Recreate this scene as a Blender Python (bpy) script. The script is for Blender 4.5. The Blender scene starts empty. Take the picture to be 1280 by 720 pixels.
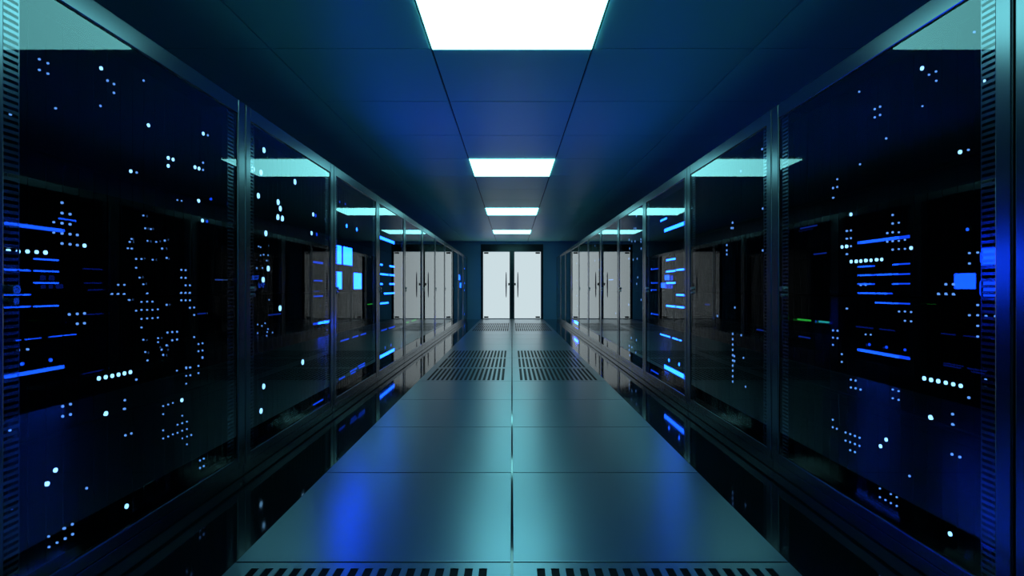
import bpy, bmesh, math
from mathutils import Vector

S = bpy.context.scene
C = S.collection
F = 711.11          # focal length in pixels of the 1280x720 frame
CAM_H = 1.19        # camera height
CEIL = 2.97         # ceiling height
XR = 1.70           # rack front plane
XL = 1.76           # plane of the equipment fronts behind the glass
TILE = 1.2
Z0L, Z0R = 0.03, 0.13   # depth where the left / right rack rows start
PITCH = 1.8
NR = 12
END = 21.75
RT = 1.176          # rack half height about camera height

# ------------------------------------------------------------------ materials
def mat(name):
    m = bpy.data.materials.new(name); m.use_nodes = True
    nt = m.node_tree
    for n in list(nt.nodes): nt.nodes.remove(n)
    out = nt.nodes.new('ShaderNodeOutputMaterial')
    return m, nt, out

def pbr(name, col, rough=.5, metal=0., spec=.5, noise=None, bump=0., nscale=6., aniso=0.):
    m, nt, out = mat(name)
    b = nt.nodes.new('ShaderNodeBsdfPrincipled')
    b.inputs['Base Color'].default_value = (*col, 1)
    b.inputs['Roughness'].default_value = rough
    b.inputs['Metallic'].default_value = metal
    b.inputs['Specular IOR Level'].default_value = spec
    b.inputs['Anisotropic'].default_value = aniso
    nt.links.new(b.outputs[0], out.inputs[0])
    tc = nt.nodes.new('ShaderNodeTexCoord')
    nz = nt.nodes.new('ShaderNodeTexNoise'); nz.inputs['Scale'].default_value = nscale
    nz.inputs['Detail'].default_value = 3
    nt.links.new(tc.outputs['Object'], nz.inputs['Vector'])
    if noise:
        mr = nt.nodes.new('ShaderNodeMapRange')
        mr.inputs['To Min'].default_value = rough - noise
        mr.inputs['To Max'].default_value = rough + noise
        nt.links.new(nz.outputs['Fac'], mr.inputs['Value'])
        nt.links.new(mr.outputs[0], b.inputs['Roughness'])
    if bump:
        bp = nt.nodes.new('ShaderNodeBump'); bp.inputs['Strength'].default_value = bump
        bp.inputs['Distance'].default_value = .01
        nt.links.new(nz.outputs['Fac'], bp.inputs['Height'])
        nt.links.new(bp.outputs[0], b.inputs['Normal'])
    return m

def emit(name, col, k, sample=True, uneven=0.):
    m, nt, out = mat(name)
    e = nt.nodes.new('ShaderNodeEmission')
    e.inputs[0].default_value = (*col, 1); e.inputs[1].default_value = k
    nt.links.new(e.outputs[0], out.inputs[0])
    if not sample: m.cycles.emission_sampling = 'NONE'
    return m

def glass(name, ior):
    # clear safety glass: mirror-like by Fresnel from outside, clear from inside
    m, nt, out = mat(name)
    fr = nt.nodes.new('ShaderNodeFresnel'); fr.inputs['IOR'].default_value = ior
    ge = nt.nodes.new('ShaderNodeNewGeometry')
    inv = nt.nodes.new('ShaderNodeMath'); inv.operation = 'SUBTRACT'; inv.inputs[0].default_value = 1
    mu = nt.nodes.new('ShaderNodeMath'); mu.operation = 'MULTIPLY'
    tr = nt.nodes.new('ShaderNodeBsdfTransparent'); tr.inputs[0].default_value = (.93, .95, .97, 1)
    gl = nt.nodes.new('ShaderNodeBsdfGlossy'); gl.inputs['Roughness'].default_value = 0.0
    gl.inputs[0].default_value = (1, 1, 1, 1)
    mx = nt.nodes.new('ShaderNodeMixShader')
    L = nt.links.new
    L(ge.outputs['Backfacing'], inv.inputs[1]); L(fr.outputs[0], mu.inputs[0]); L(inv.outputs[0], mu.inputs[1])
    L(mu.outputs[0], mx.inputs[0]); L(tr.outputs[0], mx.inputs[1]); L(gl.outputs[0], mx.inputs[2])
    L(mx.outputs[0], out.inputs[0])
    return m

M = {
 'tile':   pbr('brushed_floor_metal', (.34, .42, .47), .29, 1.0, .5, nscale=1.5),
 'black':  pbr('polished_black_floor', (.004, .005, .006), .06, 0, .32, noise=.02, bump=.006, nscale=9),
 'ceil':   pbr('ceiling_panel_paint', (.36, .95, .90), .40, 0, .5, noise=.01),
 'void':   pbr('ceiling_gap_black', (.004, .005, .006), .7),
 'wall':   pbr('dark_wall_paint', (.24, .42, .58), .35, 0, .5, noise=.03),
 'rack':   pbr('gunmetal_rack_paint', (.18, .195, .21), .215, 1.0, .5, nscale=14),
 'liner':  pbr('black_rack_liner', (.0015, .0015, .002), .7, 0, .02),
 'unit':   pbr('black_equipment_steel', (.0012, .0013, .0018), .7, 0, .0),
 'ear':    pbr('dark_equipment_handle', (.002, .002, .003), .6, 0, .1),
 'lock':   pbr('chrome_lock', (.6, .62, .65), .2, 1.0),
 'jamb':   pbr('black_door_frame', (.008, .012, .014), .2, 0, .5),
 'fit':    pbr('black_door_fitting', (.006, .007, .010), .4, 0, .2),
 'pull':   pbr('dark_blue_door_pull', (.01, .015, .09), .4, 0, .25),
 'slot_shade':    pbr('slot_shade_black', (.0015, .002, .0025), .5, 0, .08),
 'trimm':  pbr('lamp_frame_metal', (.25, .28, .3), .4, .8),
 'plate':  pbr('pale_wall_plate', (.5, .52, .55), .4),
 'glass':  glass('rack_door_glass', 1.56),
 'lamp':   emit('lamp_diffuser', (.25, .90, .95), 4.4),
 'leaf':   emit('backlit_frosted_glass', (.60, .72, .76), 1.0),
 'white':  emit('white_led', (.25, .60, 1.0), 2.4, False),
 'small':  emit('pale_blue_led', (.14, .38, 1.0), 1.0, False),
 'faint':  emit('faint_violet_led', (.10, .14, .55), .35, False),
 'barA':   emit('blue_light_bar', (.006, .07, 1.0), 1.0),
 'barB':   emit('bright_azure_light_bar', (.008, .09, 1.0), 13.0),
 'barC':   emit('dim_blue_light_bar', (.01, .05, .55), .35, False),
 'sqC':    emit('added_blue_glow', (.006, .085, 1.0), 1.1),
 'sqD':    emit('far_azure_screen', (.004, .06, 1.0), 70.0),
 'sqA':    emit('blue_status_screen', (.004, .058, 1.0), 1.3),
 'sqB':    emit('bright_azure_status_screen', (.004, .05, 1.0), 24.0),
 'green':  emit('green_led', (.03, .55, .06), .6, False),
}

# ------------------------------------------------------------------ mesh helpers
def box(bm, x0, x1, y0, y1, z0, z1, bev=0.):
    x0, x1 = sorted((x0, x1)); y0, y1 = sorted((y0, y1)); z0, z1 = sorted((z0, z1))
    vs = [bm.verts.new((x, y, z)) for z in (z0, z1) for y in (y0, y1) for x in (x0, x1)]
    fs = [(0,2,3,1),(4,5,7,6),(0,1,5,4),(2,6,7,3),(0,4,6,2),(1,3,7,5)]
    faces = [bm.faces.new([vs[i] for i in f]) for f in fs]
    if bev:
        es = list({e for f in faces for e in f.edges})
        bmesh.ops.bevel(bm, geom=es, offset=bev, segments=2, affect='EDGES', profile=.5)

def disc_x(bm, x0, x1, cy, cz, r, n=14):
    """short cylinder along X with a slightly domed cap towards x0"""
    ring = lambda x, rr: [bm.verts.new((x, cy + rr*math.cos(2*math.pi*i/n), cz + rr*math.sin(2*math.pi*i/n))) for i in range(n)]
    a = ring(x1, r); b = ring(x0, r); c = ring(x0, r*.6)
    for i in range(n):
        j = (i+1) % n
        bm.faces.new([a[i], a[j], b[j], b[i]]); bm.faces.new([b[i], b[j], c[j], c[i]])
    bm.faces.new(c); bm.faces.new(list(reversed(a)))

def mesh(name, bm, m, smooth=False):
    bmesh.ops.recalc_face_normals(bm, faces=bm.faces)
    me = bpy.data.meshes.new(name); bm.to_mesh(me); bm.free()
    me.materials.append(M[m] if isinstance(m, str) else m)
    return me

def link(name, me, parent=None, loc=(0, 0, 0)):
    o = bpy.data.objects.new(name, me); C.objects.link(o); o.location = loc
    if parent: o.parent = parent
    return o

def tag(o, label=None, cat=None, group=None, kind=None):
    if label: o['label'] = label
    if cat: o['category'] = cat
    if group: o['group'] = group
    if kind: o['kind'] = kind
    return o

def empty(name, loc): return link(name, None, None, loc)

def copy_tree(o, parent=None):
    c = o.copy(); C.objects.link(c)
    if parent: c.parent = parent
    for ch in list(o.children): copy_tree(ch, c)
    return c

# ------------------------------------------------------------------ room shell
XW = 3.0; BACK = -2.4; TT = .004
bm = bmesh.new(); box(bm, -XW, XW, BACK, END, -.2, -TT)
tag(link('floor', mesh('floor', bm, 'black')), kind='structure')

G = .006
VENT_ROWS = [2.47 - TILE] + [7.27 + TILE*k for k in range(3)] + [15.67 + TILE*k for k in range(3)]
bm = bmesh.new()
y = 2.47 - 4*TILE
while y < END - .01:
    if not any(abs(y - v) < .05 for v in VENT_ROWS):
        for sx in (-1, 1):
            box(bm, sx*G, sx*(TILE - 0), y + .006, min(y + TILE - .006, END - .004), -TT, 0, .001)
    y += TILE
tag(link('floor', mesh('floor_panels', bm, 'tile')), kind='structure')

def vent_mesh():
    bm = bmesh.new()
    x0, x1, y0, y1 = G, TILE, .006, TILE - .006
    n = 17; p = .0605; w = .034; s0 = .105
    e0, e1 = .072, TILE - .055
    box(bm, x0, x1, y0, e0, -TT, 0); box(bm, x0, x1, e1, y1, -TT, 0)
    box(bm, x0, s0, e0, e1, -TT, 0)
    for i in range(n):
        a = s0 + i*p + w
        b = s0 + (i+1)*p if i < n-1 else x1
        box(bm, a, b, e0, e1, -TT, 0)
    return mesh('slotted_floor_panel', bm, 'tile')
vm = vent_mesh()
bm = bmesh.new(); box(bm, .1, TILE-.02, .06, TILE-.04, -TT-.001, -TT+.0006)  # black sheet added under the slots, standing in for their deep shade
slot_shade = mesh('slot_shade_sheet', bm, 'slot_shade')
rows = ['nearest the camera, cut off by the bottom of the picture',
        'front row of the middle vent patch', 'centre row of the middle vent patch', 'back row of the middle vent patch',
        'front row of the far vent patch by the doors', 'centre row of the far vent patch by the doors', 'back row of the far vent patch by the doors']
for v, r in zip(VENT_ROWS, rows):
    for sx, sd in ((-1, 'left'), (1, 'right')):
        o = link('slotted_floor_panel', vm, None, (0, v, 0))
        o.scale = (sx, 1, 1)
        link('slot_shade_sheet', slot_shade, o)
        tag(o, 'slotted metal floor panel %s of the centre seam, %s' % (sd, r), 'floor vent', 'slotted floor panels along the aisle')
# mirrored copy needs its own mesh rather than a negative scale
bm = bmesh.new(); bm.from_mesh(vm)
for v in bm.verts: v.co.x *= -1
bmesh.ops.reverse_faces(bm, faces=bm.faces)
vml = mesh('slotted_floor_panel_mirrored', bm, 'tile')
for o in list(C.objects):
    if o.name.startswith('slotted_floor_panel') and o.scale.x < 0:
        o.scale = (1, 1, 1); o.data = vml
        o.children[0].location.x = -TILE + .02 - .1

# ceiling: panels with thin dark joints, openings for the lamps
LAMPS = [4.23 + 4.8*k - TILE for k in range(-1, 4)]
bm = bmesh.new(); box(bm, -XW, XW, BACK, END, CEIL + .02, CEIL + .2)
tag(link('ceiling', mesh('ceiling_void', bm, 'void')), kind='structure')
bm = bmesh.new()
xs = [-3.0, -1.8, -.6, .6, 1.8, 3.0]
y = 4.23 - 6*TILE + .0
while y < END:
    for i in range(5):
        if i == 2 and any(abs(y - l) < .05 for l in LAMPS): continue
        g = .007
        a, b = max(y + g, BACK), min(y + TILE - g, END)
        if b > a: box(bm, xs[i] + g, xs[i+1] - g, a, b, CEIL, CEIL + .0195, .001)
    y += TILE
tag(link('ceiling', mesh('ceiling_panels', bm, 'ceil')), kind='structure')

for sx, nm in ((-1, 'wall_left'), (1, 'wall_right')):
    bm = bmesh.new(); box(bm, sx*XW, sx*(XW+.15), BACK, END, -.2, CEIL + .2)
    tag(link(nm, mesh(nm, bm, 'wall')), kind='structure')
bm = bmesh.new(); box(bm, -XW-.15, XW+.15, BACK-.15, BACK, -.2, CEIL + .2)
tag(link('wall_rear', mesh('wall_rear', bm, 'wall')), kind='structure')
# end wall with the door opening
bm = bmesh.new()
DW, DH = 1.19, 2.86
box(bm, -XW-.15, -DW, END, END+.15, -.2, CEIL+.2); box(bm, DW, XW+.15, END, END+.15, -.2, CEIL+.2)
box(bm, -DW, DW, END, END+.15, DH, CEIL+.2); box(bm, -DW, DW, END, END+.15, -.2, -.001)
box(bm, -DW, DW, END+.10, END+.15, 0, DH)
tag(link('wall_back', mesh('wall_back', bm, 'wall')), kind='structure')

# ------------------------------------------------------------------ double glass door
door = empty('door_1', (0, END, 0)); tag(door, kind='structure')
bm = bmesh.new()
for s in (-1, 1): box(bm, s*1.105, s*DW, -.02, .09, 0, DH, .004)
box(bm, -1.105, 1.105, -.02, .09, 2.585, DH, .004)
box(bm, -.09, .09, 0, .09, .02, 2.58)
box(bm, -1.1, 1.1, -.01, .09, 0, .018)
link('door_frame', mesh('door_frame', bm, 'jamb'), door)
for s in (-1, 1):
    lf = empty('door_leaf', (0, 0, 0)); lf.parent = door
    bm = bmesh.new(); box(bm, s*.092, s*1.10, .012, .03, .03, 2.572, .002)
    lf2 = link('frosted_pane', mesh('frosted_pane', bm, 'leaf'), lf)
    bm = bmesh.new()
    for z in (.045, 2.50): box(bm, s*.90, s*1.07, -.002, .04, z, z+.06, .006)
    link('patch_fitting', mesh('patch_fitting', bm, 'fit'), lf)
    bm = bmesh.new(); n = 12
    prof = [(.83, .006), (.90, .016), (1.3, .025), (1.72, .016), (1.80, .006)]
    rings = [[bm.verts.new((s*.222 + r*math.cos(2*math.pi*i/n), -.05 + r*math.sin(2*math.pi*i/n), z)) for i in range(n)] for z, r in prof]
    for a, b in zip(rings, rings[1:]):
        for i in range(n): bm.faces.new([a[i], a[(i+1) % n], b[(i+1) % n], b[i]])
    bm.faces.new(rings[0]); bm.faces.new(rings[-1])
    for z in (1.0, 1.65): box(bm, s*.222-.008, s*.222+.008, -.05, .014, z-.008, z+.008)
    link('pull_handle', mesh('pull_handle', bm, 'pull'), lf)
    bm = bmesh.new(); box(bm, s*.094, s*.145, -.025, .02, 1.29, 1.38, .008)
    link('door_lock', mesh('door_lock', bm, 'fit'), lf)
bm = bmesh.new(); box(bm, -.035, .035, -.012, 0, -.035, .035, .004); box(bm, -.012, .012, -.02, -.01, -.02, .02, .003)
tag(link('wall_switch', mesh('wall_switch', bm, 'plate'), None, (1.80, END, .59)),
    'small pale wall switch low on the end wall right of the double door', 'switch')

# ------------------------------------------------------------------ ceiling lamps
def make_lamp(y0):
    r = empty('ceiling_light', (0, y0, CEIL))
    bm = bmesh.new(); t = .008
    for a in ((-.598, .598, .002, t), (-.598, .598, TILE-t, TILE-.002)): box(bm, a[0], a[1], a[2], a[3], -.003, .018)
    for s in (-1, 1): box(bm, s*.598, s*.592, t, TILE-t, -.003, .018)
    link('lamp_frame', mesh('lamp_frame', bm, 'trimm'), r)
    bm = bmesh.new(); box(bm, -.591, .591, t+.001, TILE-t-.001, -.012, .017, .003)
    link('lamp_diffuser', mesh('lamp_diffuser', bm, 'lamp'), r)
    return r
lamp = make_lamp(LAMPS[1])
names = {1: 'large square ceiling light panel nearest, cut off by the top of the picture',
         2: 'second square ceiling light panel from the camera, above the aisle',
         3: 'third square ceiling light panel from the camera, above the aisle',
         4: 'farthest and smallest square ceiling light panel, just before the doors'}
tag(lamp, names[1], 'ceiling light', 'square ceiling lights along the aisle')
for k in (2, 3, 4):
    c = copy_tree(lamp); c.location = (0, LAMPS[k], CEIL); c['label'] = names[k]
c = copy_tree(lamp); c.location = (0, LAMPS[0], CEIL)
c['label'] = 'square ceiling light panel behind the camera'

# ------------------------------------------------------------------ server racks
# local frame: x = into the rack (0 at its front face), y = along the aisle (0 = near end), z from floor
ZB, ZT = CAM_H - RT, CAM_H + RT
GT, GB = CAM_H + 1.082, CAM_H - 1.062    # glass opening
SN, SF = .075, .12                       # near / far stile
DEPTH = 1.1
def rack_proto(side):
    s = side
    r = empty('server_rack', (0, 0, 0))
    bm = bmesh.new(); w = PITCH; e = .006
    X = lambda v: s*v
    box(bm, X(.03), X(DEPTH), e, .03, ZB, ZT); box(bm, X(.03), X(DEPTH), w-.03, w-e, ZB, ZT)
    box(bm, X(.03), X(DEPTH), .03, w-.03, ZT-.03, ZT); box(bm, X(DEPTH-.02), X(DEPTH), .03, w-.03, ZB+.06, ZT-.03)
    box(bm, X(.03), X(DEPTH), .03, w-.03, ZB, ZB+.06)
    link('cabinet_body', mesh('cabinet_body', bm, 'liner'), r)
    bm = bmesh.new()
    box(bm, X(.012), X(.10), e, w-e, 0, .062, .003)
    link('plinth', mesh('plinth', bm, 'rack'), r)
    bm = bmesh.new()
    bv = .006
    box(bm, X(0), X(.028), e, SN, .068, ZT, bv)
    box(bm, X(0), X(.028), w-SF+.025, w-e, .068, ZT, bv)
    box(bm, X(.002), X(.028), SN-.002, w-SF+.027, GT, ZT-.001, bv)
    box(bm, X(.002), X(.028), SN-.002, w-SF+.027, .069, GB, bv)
    df = link('door_frame', mesh('door_frame', bm, 'rack'), r)
    bm = bmesh.new()
    box(bm, X(.008), X(.012), SN-.001, w-SF+.026, GB-.002, GT+.002)
    g = link('glass_pane', mesh('glass_pane', bm, 'glass'), r)
    g['label'] = 'clear reflective glass pane of the rack door'
    for (a, b) in ((SN+.002, SN+.075), (w-SF-.075, w-SF)):
        bm = bmesh.new(); z = GB + .004
        while z < GT - .012:
            box(bm, X(.015), X(.020), a, b, z, z+.0115); z += .023
        for y0 in (a-.002, b-.002): box(bm, X(.016), X(.021), y0, y0+.004, GB, GT)
        link('vent_strip', mesh('vent_strip', bm, 'rack'), r)
    bm = bmesh.new(); ly = SN + .035 if s < 0 else w - SF - .035
    disc_x(bm, X(-.012), X(.008), ly, CAM_H - .005, .016, 16)
    disc_x(bm, X(-.010), X(.008), ly, CAM_H - .045, .012, 16)
    link('door_lock', mesh('door_lock', bm, 'lock'), r)
    return r

ordn = ['partly out of frame', 'first', 'second', 'third', 'fourth', 'fifth', 'sixth', 'seventh', 'eighth', 'ninth', 'tenth', 'last']
rl = {
 (-1, 0): 'server rack beside the camera, left row, out of the frame',
 (1, 0): 'server rack beside the camera, right row, only its edge at the right picture border',
 (-1, 1): 'nearest glass-door server rack of the left row, with scattered white lights',
 (1, 1): 'nearest full glass-door server rack of the right row, with green dashes and a blue square',
 (-1, 2): 'second glass-door server rack of the left row, with large white lights',
 (1, 2): 'second glass-door server rack of the right row, with a vertical line of tiny dots',
 (-1, 3): 'third server rack of the left row, with bright blue square screens',
 (1, 3): 'third server rack of the right row, with long bright blue bars',
 (-1, 4): 'fourth server rack of the left row, with azure dashes',
 (1, 4): 'fourth server rack of the right row, with tiny blue dots',
}
racks = {}
for side, z0 in ((-1, Z0L), (1, Z0R)):
    proto = rack_proto(side)
    sn = 'left' if side < 0 else 'right'
    for i in range(NR):
        if z0 + PITCH*(i+1) > END + .2: break
        yy = z0 + PITCH*i
        if yy + PITCH > END: break
        r = proto if i == 0 else copy_tree(proto)
        r.location = (side*XR, yy, 0)
        tag(r, rl.get((side, i), '%s server rack from the camera in the %s row, dark glass door towards the aisle' % (ordn[i], sn)),
            'server rack', 'server racks in the %s row' % sn)
        racks[(side, i)] = (r, yy)

# ------------------------------------------------------------------ lights on the equipment, read as image points and
# laid on the real plane of the equipment fronts
CY = 359.3
LED = []   # (side, kind, depth0, depth1, height0, height1, material)
def toZ(px):
    return XL*F/abs(px-640)
def dots(o, s, pts, kind, dpx):
    for x, y in pts:
        px, py = o[0] + x/s, o[1] + y/s
        Z = toZ(px); h = -(py-CY)/F*Z
        r = dpx*.9*Z/F/2
        LED.append((-1 if px < 640 else 1, 'dot', Z, r, h, 0, kind))
def bars(o, s, pts, kind, tpx):
    for x0, y0, x1, y1 in pts:
        a = (o[0]+x0/s, o[1]+y0/s); b = (o[0]+x1/s, o[1]+y1/s)
        Za, Zb = toZ(a[0]), toZ(b[0])
        h = (-(a[1]-CY)/F*Za - (b[1]-CY)/F*Zb)/2
        t = tpx*(Za+Zb)/2/F/2
        LED.append((-1 if a[0] < 640 else 1, 'bar', min(Za, Zb), max(Za, Zb), h-t, h+t, kind))
def squares(o, s, pts, kind):
    for x0, y0, x1, y1 in pts:
        a = (o[0]+x0/s, o[1]+y0/s); b = (o[0]+x1/s, o[1]+y1/s)
        Za, Zb = toZ(a[0]), toZ(b[0]); Zm = (Za+Zb)/2
        LED.append((-1 if a[0] < 640 else 1, 'square', min(Za, Zb), max(Za, Zb), -(b[1]-CY)/F*Zm, -(a[1]-CY)/F*Zm, kind))

T1, T2, T3, T4, T5 = (0, 0), (0, 220), (0, 440), (280, 100), (280, 300)
R1, R2, R3, R4, R5 = (960, 0), (960, 220), (960, 440), (680, 100), (680, 300)
K = 2.5714
# left rack 1
dots(T1, 3, [(153,220),(185,235),(153,260),(185,274),(408,300),(432,313),(432,346),(543,300),(214,404),(381,395),(517,645),(783,505),(765,608),(765,635),(45,427),(55,45)], 'small', 3.0)
dots(T1, 3, [(384,254),(561,468),(766,499),(635,590),(653,596),(635,620),(495,640),(735,625),(750,630)], 'white', 5.0)
dots(T2, 3, [(238,98),(238,137),(268,141),(207,171),(238,175),(268,179),(207,210),(238,213),(268,216),(295,219),(238,251),(268,254),(295,257)], 'small', 3.2)
dots(T2, 3, [(322,259),(38,279),(74,281),(109,281),(143,283),(176,285)], 'white', 5.6)
bars(T2, 3, [(25,180,240,202)], 'barA', 4.0)
bars(T2, 3, [(137,310,222,313),(25,352,120,352),(137,355,222,355),(137,399,222,399),(95,443,120,443),(25,489,120,488),(137,486,222,485)], 'barA', 2.0)
dots(T2, 3, [(265,517),(295,515),(322,513),(295,552),(322,550),(75,651),(110,648)], 'small', 3.2)
dots(T2, 3, [(195,688),(90,702)], 'barA', 5)
dots(T2, 3, [(448,406),(471,406),(425,440),(448,440),(471,440),(490,463),(542,146),(549,194),(570,197),(557,241),(590,245),(622,240),(498,234),(491,245),(484,269),(498,270),(612,270),
  (515,309),(535,309),(577,312),(629,305),(515,342),(528,379),(542,404),(557,438),(535,470),(556,469),(576,469),(515,503),(535,500),(556,500),(576,500),(596,498),
  (535,534),(556,532),(576,531),(596,529),(629,481),(535,566),(542,612),(597,606),(597,621),(610,649),(616,669),(629,633),(632,585),(650,583),(668,582),(650,614),(668,611),(549,658),(557,690),
  (684,350),(700,351),(684,379),(700,380),(700,408),(716,408),(684,436),(700,436),(716,436),(684,464),(700,464),(716,464),(716,492),(732,491),(732,519),(732,602),(748,628),(763,625),(748,655),(763,652),(763,680),(748,710),(702,716),(716,716)], 'small', 2.5)
dots(T2, 3, [(669,88),(685,91)], 'small', 2.0)
dots(T2, 3, [(749,79),(763,165)], 'white', 4.8)
dots(T2, 3, [(795,89),(780,168)], 'barA', 4)
bars(T2, 3, [(745,514,775,514),(812,387,838,387)], 'barC', 1.6)
bars(T3, K, [(22,78,207,46)], 'barA', 4.0)
dots(T3, K, [(322,83),(344,79),(365,75),(385,71),(404,67),(423,63)], 'white', 5.6)
dots(T3, K, [(442,87),(206,173),(231,166),(206,205),(231,199),(37,250),(405,153),(405,181),(407,266),(426,260),(283,436),(42,502),(161,591),(212,565),(237,552),(162,625),(188,611),(214,598),(238,584)], 'small', 3.2)
dots(T3, K, [(345,198),(183,378),(157,422),(411,494)], 'white', 6.4)
dots(T3, K, [(588,153)], 'white', 5.0)
dots(T3, K, [(528,172),(544,167),(559,162),(528,198),(528,250),(528,276),(544,270),(559,263),(574,258),(574,232),(589,227),(604,222),(589,203),(589,251),(604,246),(589,276),(604,270),(618,265),(604,295),
  (478,25),(528,8),(572,58),(602,51),(615,48),(602,75),(615,73),(641,43),(641,66),(602,100),(654,15),(646,347),(658,341),(646,371),(658,365)], 'small', 2.3)
# right rack 1
dots(R1, 3, [(338,342),(396,407),(416,398),(396,438),(416,429),(439,517),(341,614),(256,670),(256,699),(240,703),(625,266),(599,278),(626,301),(575,396),(746,560),(768,118)], 'small', 2.8)
dots(R1, 3, [(573,254),(715,568),(804,303)], 'white', 5.8)
dots(R2, 3, [(240,72),(291,204),(307,202),(291,233),(307,231),(307,261),(291,291),(344,407),(362,407),(291,495),(240,577),(257,578),(240,604),(257,606),(240,631),(273,666),(273,695),(362,592),(381,593)], 'small', 2.5)
dots(R2, 3, [(307,142),(274,264),(290,262),(532,268)], 'white', 4.8)
dots(R2, 3, [(463,144),(463,176),(486,173),(443,212),(463,209),(486,209),(443,244),(463,242),(486,241),(509,237),(463,274),(486,272),(509,271),(487,506),(509,506),(532,508),(509,541),(532,543)], 'small', 2.7)
bars(R2, 3, [(342,248,527,225),(342,650,527,682)], 'barA', 3.6)
dots(R2, 3, [(308,319),(326,318),(344,317),(362,315),(382,314),(402,312),(422,311)], 'white', 4.8)
bars(R2, 3, [(342,338,395,336),(468,330,527,326),(342,371,395,369),(405,369,460,367),(468,367,527,365),(342,404,395,403),(468,402,527,402),(342,437,395,437),(405,438,460,438),(400,473,460,474),(468,475,527,477)], 'barA', 1.9)
dots(R2, 3, [(376,630),(440,640),(509,650),(743,198)], 'barA', 4)
squares(R2, 3, [(697,364,770,421)], 'sqA')
squares(R2, 3, [(792,275,858,327),(790,388,858,450)], 'sqA')
dots(R2, 3, [(750,287),(781,285),(750,326),(662,404),(690,404),(634,440),(662,440),(690,441),(781,482),(812,483),(847,484),(750,520),(781,520),(812,523),(847,524),(781,560),(781,600)], 'small', 3.2)
bars(R2, 3, [(108,535,157,540),(188,543,225,547)], 'green', 2.0)
bars(R2, 3, [(118,192,180,186),(168,290,215,288),(112,600,155,605)], 'barC', 1.6)
dots(R3, K, [(498,83),(520,88),(543,92),(567,97),(591,102),(615,107)], 'white', 5.8)
dots(R3, K, [(641,145),(695,87),(589,198),(589,231),(587,327),(612,336),(451,397)], 'small', 3.3)
dots(R3, K, [(263,87),(278,90),(263,112),(278,115),(294,119),(397,119),(416,124),(397,147),(416,152),(205,216),(205,240),(218,245),(246,257),(261,262),(276,268),(291,274),(246,283),(261,288),(276,294),(291,300),(261,314),(276,320),
  (356,437),(391,455),(410,465),(356,465),(374,474),(391,484),(410,493),(234,30)], 'small', 2.5)
dots(R3, K, [(518,210),(581,583)], 'white', 6.4)
dots(R3, K, [(376,280),(358,301)], 'white', 5.4)
# left rack 2
dots(T4, 3, [(153,261),(142,345),(132,432),(269,380),(206,456),(214,480),(205,519),(222,524),(160,573),(112,332)], 'white', 7.6)
dots(T4, 3, [(337,502),(331,572)], 'white', 5.6)
dots(T4, 3, [(346,506),(350,577)], 'barA', 5)
dots(T4, 3, [(133,622),(152,653),(168,655),(140,655),(140,625)], 'small', 2.0)
dots(T5, 3, [(169,105),(150,147),(213,254),(298,456),(152,547),(142,639)], 'white', 7.6)
dots(T5, 3, [(163,75),(126,103),(147,103),(172,222),(129,315),(157,310),(129,347),(165,343),(168,332),(163,357),(185,345),(145,320)], 'small', 2.0)
bars(T5, 3, [(337,81,373,84),(337,314,373,306)], 'barA', 2.4)
bars(T5, 3, [(340,150,370,151),(340,208,372,209)], 'barA', 1.6)
bars(T5, 3, [(340,190,360,190),(170,277,215,277)], 'barC', 1.6)
bars(T5, 3, [(338,614,373,598)], 'barA', 1.6)
# left rack 3
squares(T4, 3, [(420,618,442,688),(450,626,482,692)], 'sqB')
squares(T5, 3, [(420,117,443,182),(489,122,517,182)], 'sqB')
dots(T4, 3, [(462,545),(500,558)], 'barB', 5)
dots(T4, 3, [(436,455),(457,463)], 'barA', 3)
bars(T5, 3, [(440,378,470,370),(485,364,505,358),(515,355,534,350),(475,490,500,480),(508,478,530,468),(478,498,495,493),(505,470,530,461),(434,519,455,512)], 'barA', 1.8)
bars(T5, 3, [(540,240,560,237)], 'green', 1.2)
# left rack 4
bars(T4, 3, [(587,588,640,609)], 'barB', 3.6)
bars(T5, 3, [(587,437,640,409)], 'barB', 3.6)
bars(T5, 3, [(588,90,596,91),(623,96,640,98),(588,126,618,128),(622,129,640,130),(588,163,596,163),(623,163,640,163),(602,199,640,197),(588,236,618,233)], 'barB', 2.2)
bars(T5, 3, [(592,332,612,328),(620,324,642,319)], 'barA', 1.8)
dots(T5, 3, [(606,402),(628,392)], 'barA', 4)
# left rack 5 and the far end
bars(T5, 3, [(685,304,695,302),(705,299,722,294)], 'green', 2.0)
bars(T4, 3, [(697,545,715,551)], 'barC', 2.0)
O8 = (400, 290)
squares(O8, 6, [(1040,318,1051,356),(1050,377,1060,414)], 'barB')
dots(O8, 6, [(1085,272),(1085,378),(1085,432),(1085,610)], 'barB', 2.2)
# right rack 2
dots(R4, 3, [(815,257),(735,340),(817,480),(817,637),(704,533),(700,553),(706,553),(683,617),(683,637),(683,652)], 'small', 3.0)
dots(R5, 3, [(713,251),(648,283),(705,350),(705,370),(705,390),(705,410),(705,430),(711,433),(705,450),(711,452),(705,469),(705,488),(705,509),(705,529),(737,355),(745,440),(753,548)], 'small', 3.0)
bars(R5, 3, [(795,334,820,337),(602,240,618,240)], 'barC', 1.8)
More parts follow.
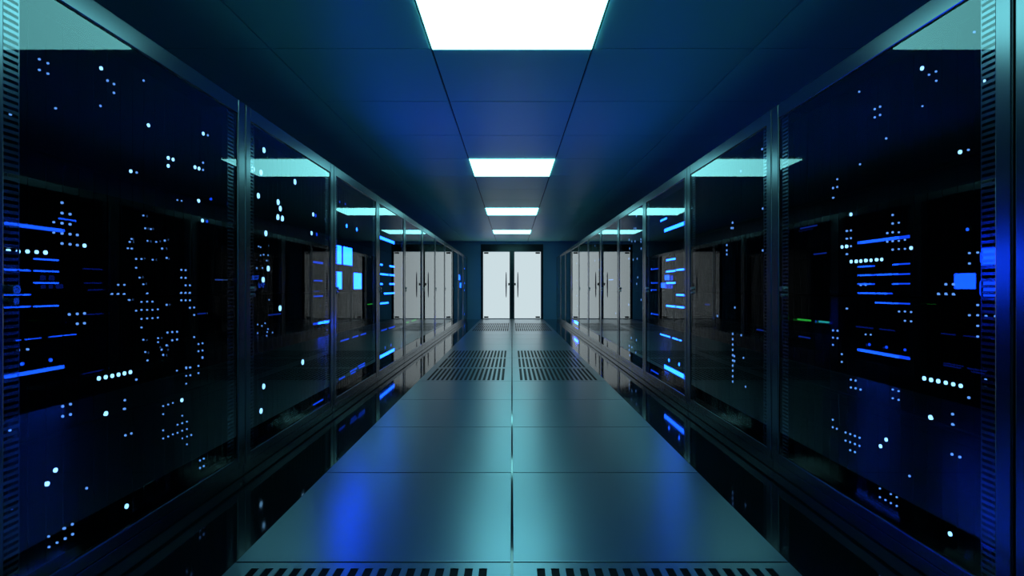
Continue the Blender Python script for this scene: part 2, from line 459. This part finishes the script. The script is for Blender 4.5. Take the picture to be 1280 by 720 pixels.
# right rack 3
bars(R4, 3, [(450,563,527,534)], 'barB', 4.2)
bars(R5, 3, [(450,473,527,511)], 'barB', 5.0)
bars(R4, 3, [(457,674,490,668),(435,525,458,518)], 'barB', 2.2)
bars(R5, 3, [(457,117,490,113),(495,111,527,107),(457,159,490,159),(495,204,527,204),(457,245,490,247),(495,249,527,251)], 'barB', 2.2)
squares(R5, 3, [(463,130,470,150),(474,130,481,150),(452,162,461,180),(465,165,470,180),(474,165,480,180)], 'barA')
bars(R5, 3, [(435,354,470,362),(480,368,500,372),(505,373,512,375)], 'barB', 1.6)
dots(R5, 3, [(467,449),(505,464)], 'barB', 4.5)
bars(R5, 3, [(400,108,427,106),(403,159,425,159),(400,275,427,277),(400,185,420,185),(400,490,427,503)], 'barA', 1.6)
# right rack 4 and beyond
dots(R4, 3, [(345,507),(337,555),(343,555),(318,597),(328,603),(340,603),(362,595),(362,605),(320,630),(363,630),(317,668),(333,672),(348,668)], 'small', 3.2)
dots(R5, 3, [(350,138),(346,162),(363,222),(316,240),(326,365),(345,373),(318,395),(318,410),(328,400),(320,430),(343,420)], 'small', 3.2)
bars(R5, 3, [(242,147,258,147)], 'small', 1.4)
dots(R5, 3, [(268,273),(190,20),(205,72),(122,85),(122,150),(122,207),(124,245),(190,75),(205,110)], 'small', 2.2)
bars(R5, 3, [(113,303,127,311)], 'sqD', 3)
# unseen blue squares added in the racks beside the camera to tint nearby posts
for sd in (-1, 1):
    LED.append((sd, 'square', 1.05, 1.30, .05, .35, 'sqC'))
    LED.append((sd, 'square', .60, .85, -.35, -.05, 'sqC'))

# group the lights into equipment units: four units per rack
BANDS = [(-1.05, -.565), (-.56, -.045), (-.04, .505), (.51, 1.04)]
units = {}
for L in LED:
    sd, kind, a, b, h0, h1, m = L
    Z = a if kind == 'dot' else (a+b)/2
    h = h0 if kind == 'dot' else (h0+h1)/2
    z0 = Z0L if sd < 0 else Z0R
    i = int((Z - z0)/PITCH)
    lo, hi = z0 + i*PITCH + .035, z0 + (i+1)*PITCH - .035
    i = min(i, 11)
    if (sd, i) not in racks: continue
    b_ = 0
    for k, (u, v) in enumerate(BANDS):
        if h >= u: b_ = k
    units.setdefault((sd, i, b_), []).append(L)
for sd in (-1, 1):
    for i in (1, 2, 3, 4):
        for k in range(4): units.setdefault((sd, i, k), [])

def unit_meshes(sd, hh):
    X = lambda v: sd*v
    bm = bmesh.new(); w0, w1 = .04, PITCH - .04
    box(bm, X(.007), X(.90), w0+.01, w1-.01, 0, hh)
    n = 20; st = (w1-w0-.08)/n
    for q in range(n):
        a = w0 + .04 + q*st
        box(bm, X(.004), X(.008), a+.004, a+st-.004, .012, hh-.012)
        box(bm, X(.0025), X(.006), a+.015, a+st-.015, hh*.5-.01, hh*.5+.01)
    body = mesh('chassis', bm, 'unit')
    hs = []
    for y0 in (w0+.012, w1-.028):
        bm = bmesh.new()
        box(bm, X(-.02), X(-.012), y0, y0+.014, hh*.25, hh*.75, .003)
        box(bm, X(-.014), X(.02), y0, y0+.014, hh*.25, hh*.25+.014); box(bm, X(-.014), X(.02), y0, y0+.014, hh*.75-.014, hh*.75)
        hs.append(mesh('carry_handle', bm, 'ear'))
    return body, hs
um = {(sd, k): unit_meshes(sd, BANDS[k][1] - BANDS[k][0] - .002) for sd in (-1, 1) for k in range(4)}
band_n = ['bottom', 'lower middle', 'upper middle', 'top']
rk_n = {0: 'rack beside the camera', 1: 'nearest rack', 2: 'second rack', 3: 'third rack', 4: 'fourth rack', 5: 'fifth rack', 6: 'sixth rack', 7: 'seventh rack', 8: 'eighth rack', 9: 'ninth rack', 10: 'tenth rack', 11: 'last rack'}
desc = {(-1,1,3): 'scattered pairs of white lights', (-1,1,2): 'long blue bar and five white lights',
 (-1,1,1): 'row of six white lights', (-1,1,0): 'two large white lights and small dots',
 (1,1,3): 'few scattered white lights', (1,1,2): 'seven white lights and blue square',
 (1,1,1): 'green dashes and six white lights', (1,1,0): 'single large white light near floor',
 (-1,2,3): 'large white oval lights', (-1,2,2): 'large white lights and blue dashes',
 (-1,2,1): 'three large white lights', (-1,2,0): 'two large white lights',
 (1,2,3): 'few tiny pale dots', (1,2,2): 'pairs of tiny pale dots', (1,2,1): 'vertical line of tiny pale dots', (1,2,0): 'hardly any lights',
 (-1,3,2): 'bright blue square screens', (-1,3,1): 'rows of short blue dashes', (-1,3,3): 'two faint blue dots', (-1,3,0): 'dark front without much light',
 (1,3,3): 'long bright bar above', (1,3,2): 'long and short azure dashes', (1,3,1): 'long bright azure bar', (1,3,0): 'faint blue line',
 (-1,4,2): 'stacked azure dashes', (-1,4,1): 'bright azure bar', (1,4,2): 'cluster of tiny blue dots', (1,4,1): 'few tiny blue dots'}
lc = {}
def rb(bm, x0, x1, y0, y1, z0, z1, r):
    """box with rounded corners seen from the front (along X)"""
    pts = []
    r = min(r, (y1-y0)*.45, (z1-z0)*.45)
    for cy, cz, a0 in ((y1-r, z1-r, 0), (y0+r, z1-r, 90), (y0+r, z0+r, 180), (y1-r, z0+r, 270)):
        for q in range(4):
            a = math.radians(a0 + q*30); pts.append((cy + r*math.cos(a), cz + r*math.sin(a)))
    A = [bm.verts.new((x0, *p)) for p in pts]; B = [bm.verts.new((x1, *p)) for p in pts]
    bm.faces.new(A); bm.faces.new(list(reversed(B)))
    for q in range(len(pts)):
        t = (q+1) % len(pts); bm.faces.new([A[q], B[q], B[t], A[t]])
for key in sorted(units):
    sd, i, k = key
    r, yy = racks[(sd, i)]
    zb = CAM_H + BANDS[k][0] + .002
    u = empty('server_unit', (sd*(XL+.004), yy, zb))
    body, hs = um[(sd, k)]
    link('chassis', body, u)
    for h in hs: link('carry_handle', h, u)
    sn = 'left' if sd < 0 else 'right'
    d = desc.get(key, 'a few small lights' if units[key] else 'dark front')
    tag(u, '%s black server unit in %s %s, %s' % (band_n[k], sn, rk_n[i], d), 'server', 'server units behind the %s rack glass' % sn)
    for L in units[key]:
        _, kind, a, b, h0, h1, m = L
        if kind == 'dot':
            rr = round(b*1000)/1000
            h0 = min(max(h0, BANDS[k][0]+rr+.004), BANDS[k][1]-rr-.004)
            kk = (sd, m, rr)
            if kk not in lc:
                bm = bmesh.new(); disc_x(bm, 0, sd*.01, 0, 0, max(rr, .003)); lc[kk] = mesh('indicator_light', bm, m)
            link('indicator_light', lc[kk], u, (-sd*.001, a-yy, CAM_H+h0-zb))
        else:
            q_ = max(0, BANDS[k][0]+.004-h0) - max(0, h1-BANDS[k][1]+.004)
            h0 += q_; h1 += q_
            ya, yb = max(a-yy, .032), min(b-yy, PITCH-.032)
            bm = bmesh.new()
            rb(bm, 0, sd*.02, ya, yb, CAM_H+h0-zb, CAM_H+h1-zb, .004 if kind == 'bar' else .012)
            nm = 'light_bar' if kind == 'bar' else 'status_screen'
            link(nm, mesh(nm, bm, m), u, (-sd*.001, 0, 0))

# ------------------------------------------------------------------ camera, world, colour
cd = bpy.data.cameras.new('camera'); cam = bpy.data.objects.new('camera', cd); C.objects.link(cam)
cam.location = (0, 0, CAM_H); cam.rotation_euler = (math.radians(90), 0, 0)
cd.sensor_width = 36; cd.lens = 20; cd.clip_start = .02; cd.clip_end = 100
S.camera = cam
w = bpy.data.worlds.new('world'); S.world = w; w.use_nodes = True
w.node_tree.nodes['Background'].inputs[0].default_value = (0, 0, 0, 1)
w.node_tree.nodes['Background'].inputs[1].default_value = 0
S.view_settings.view_transform = 'Standard'; S.view_settings.look = 'None'
S.view_settings.gamma = 1; S.view_settings.exposure = 0; S.view_settings.use_curve_mapping = False
S.cycles.max_bounces = 10; S.cycles.glossy_bounces = 8; S.cycles.diffuse_bounces = 4; S.cycles.transparent_max_bounces = 12
S.cycles.caustics_reflective = True; S.cycles.sample_clamp_indirect = 8
S.cycles.use_denoising = True
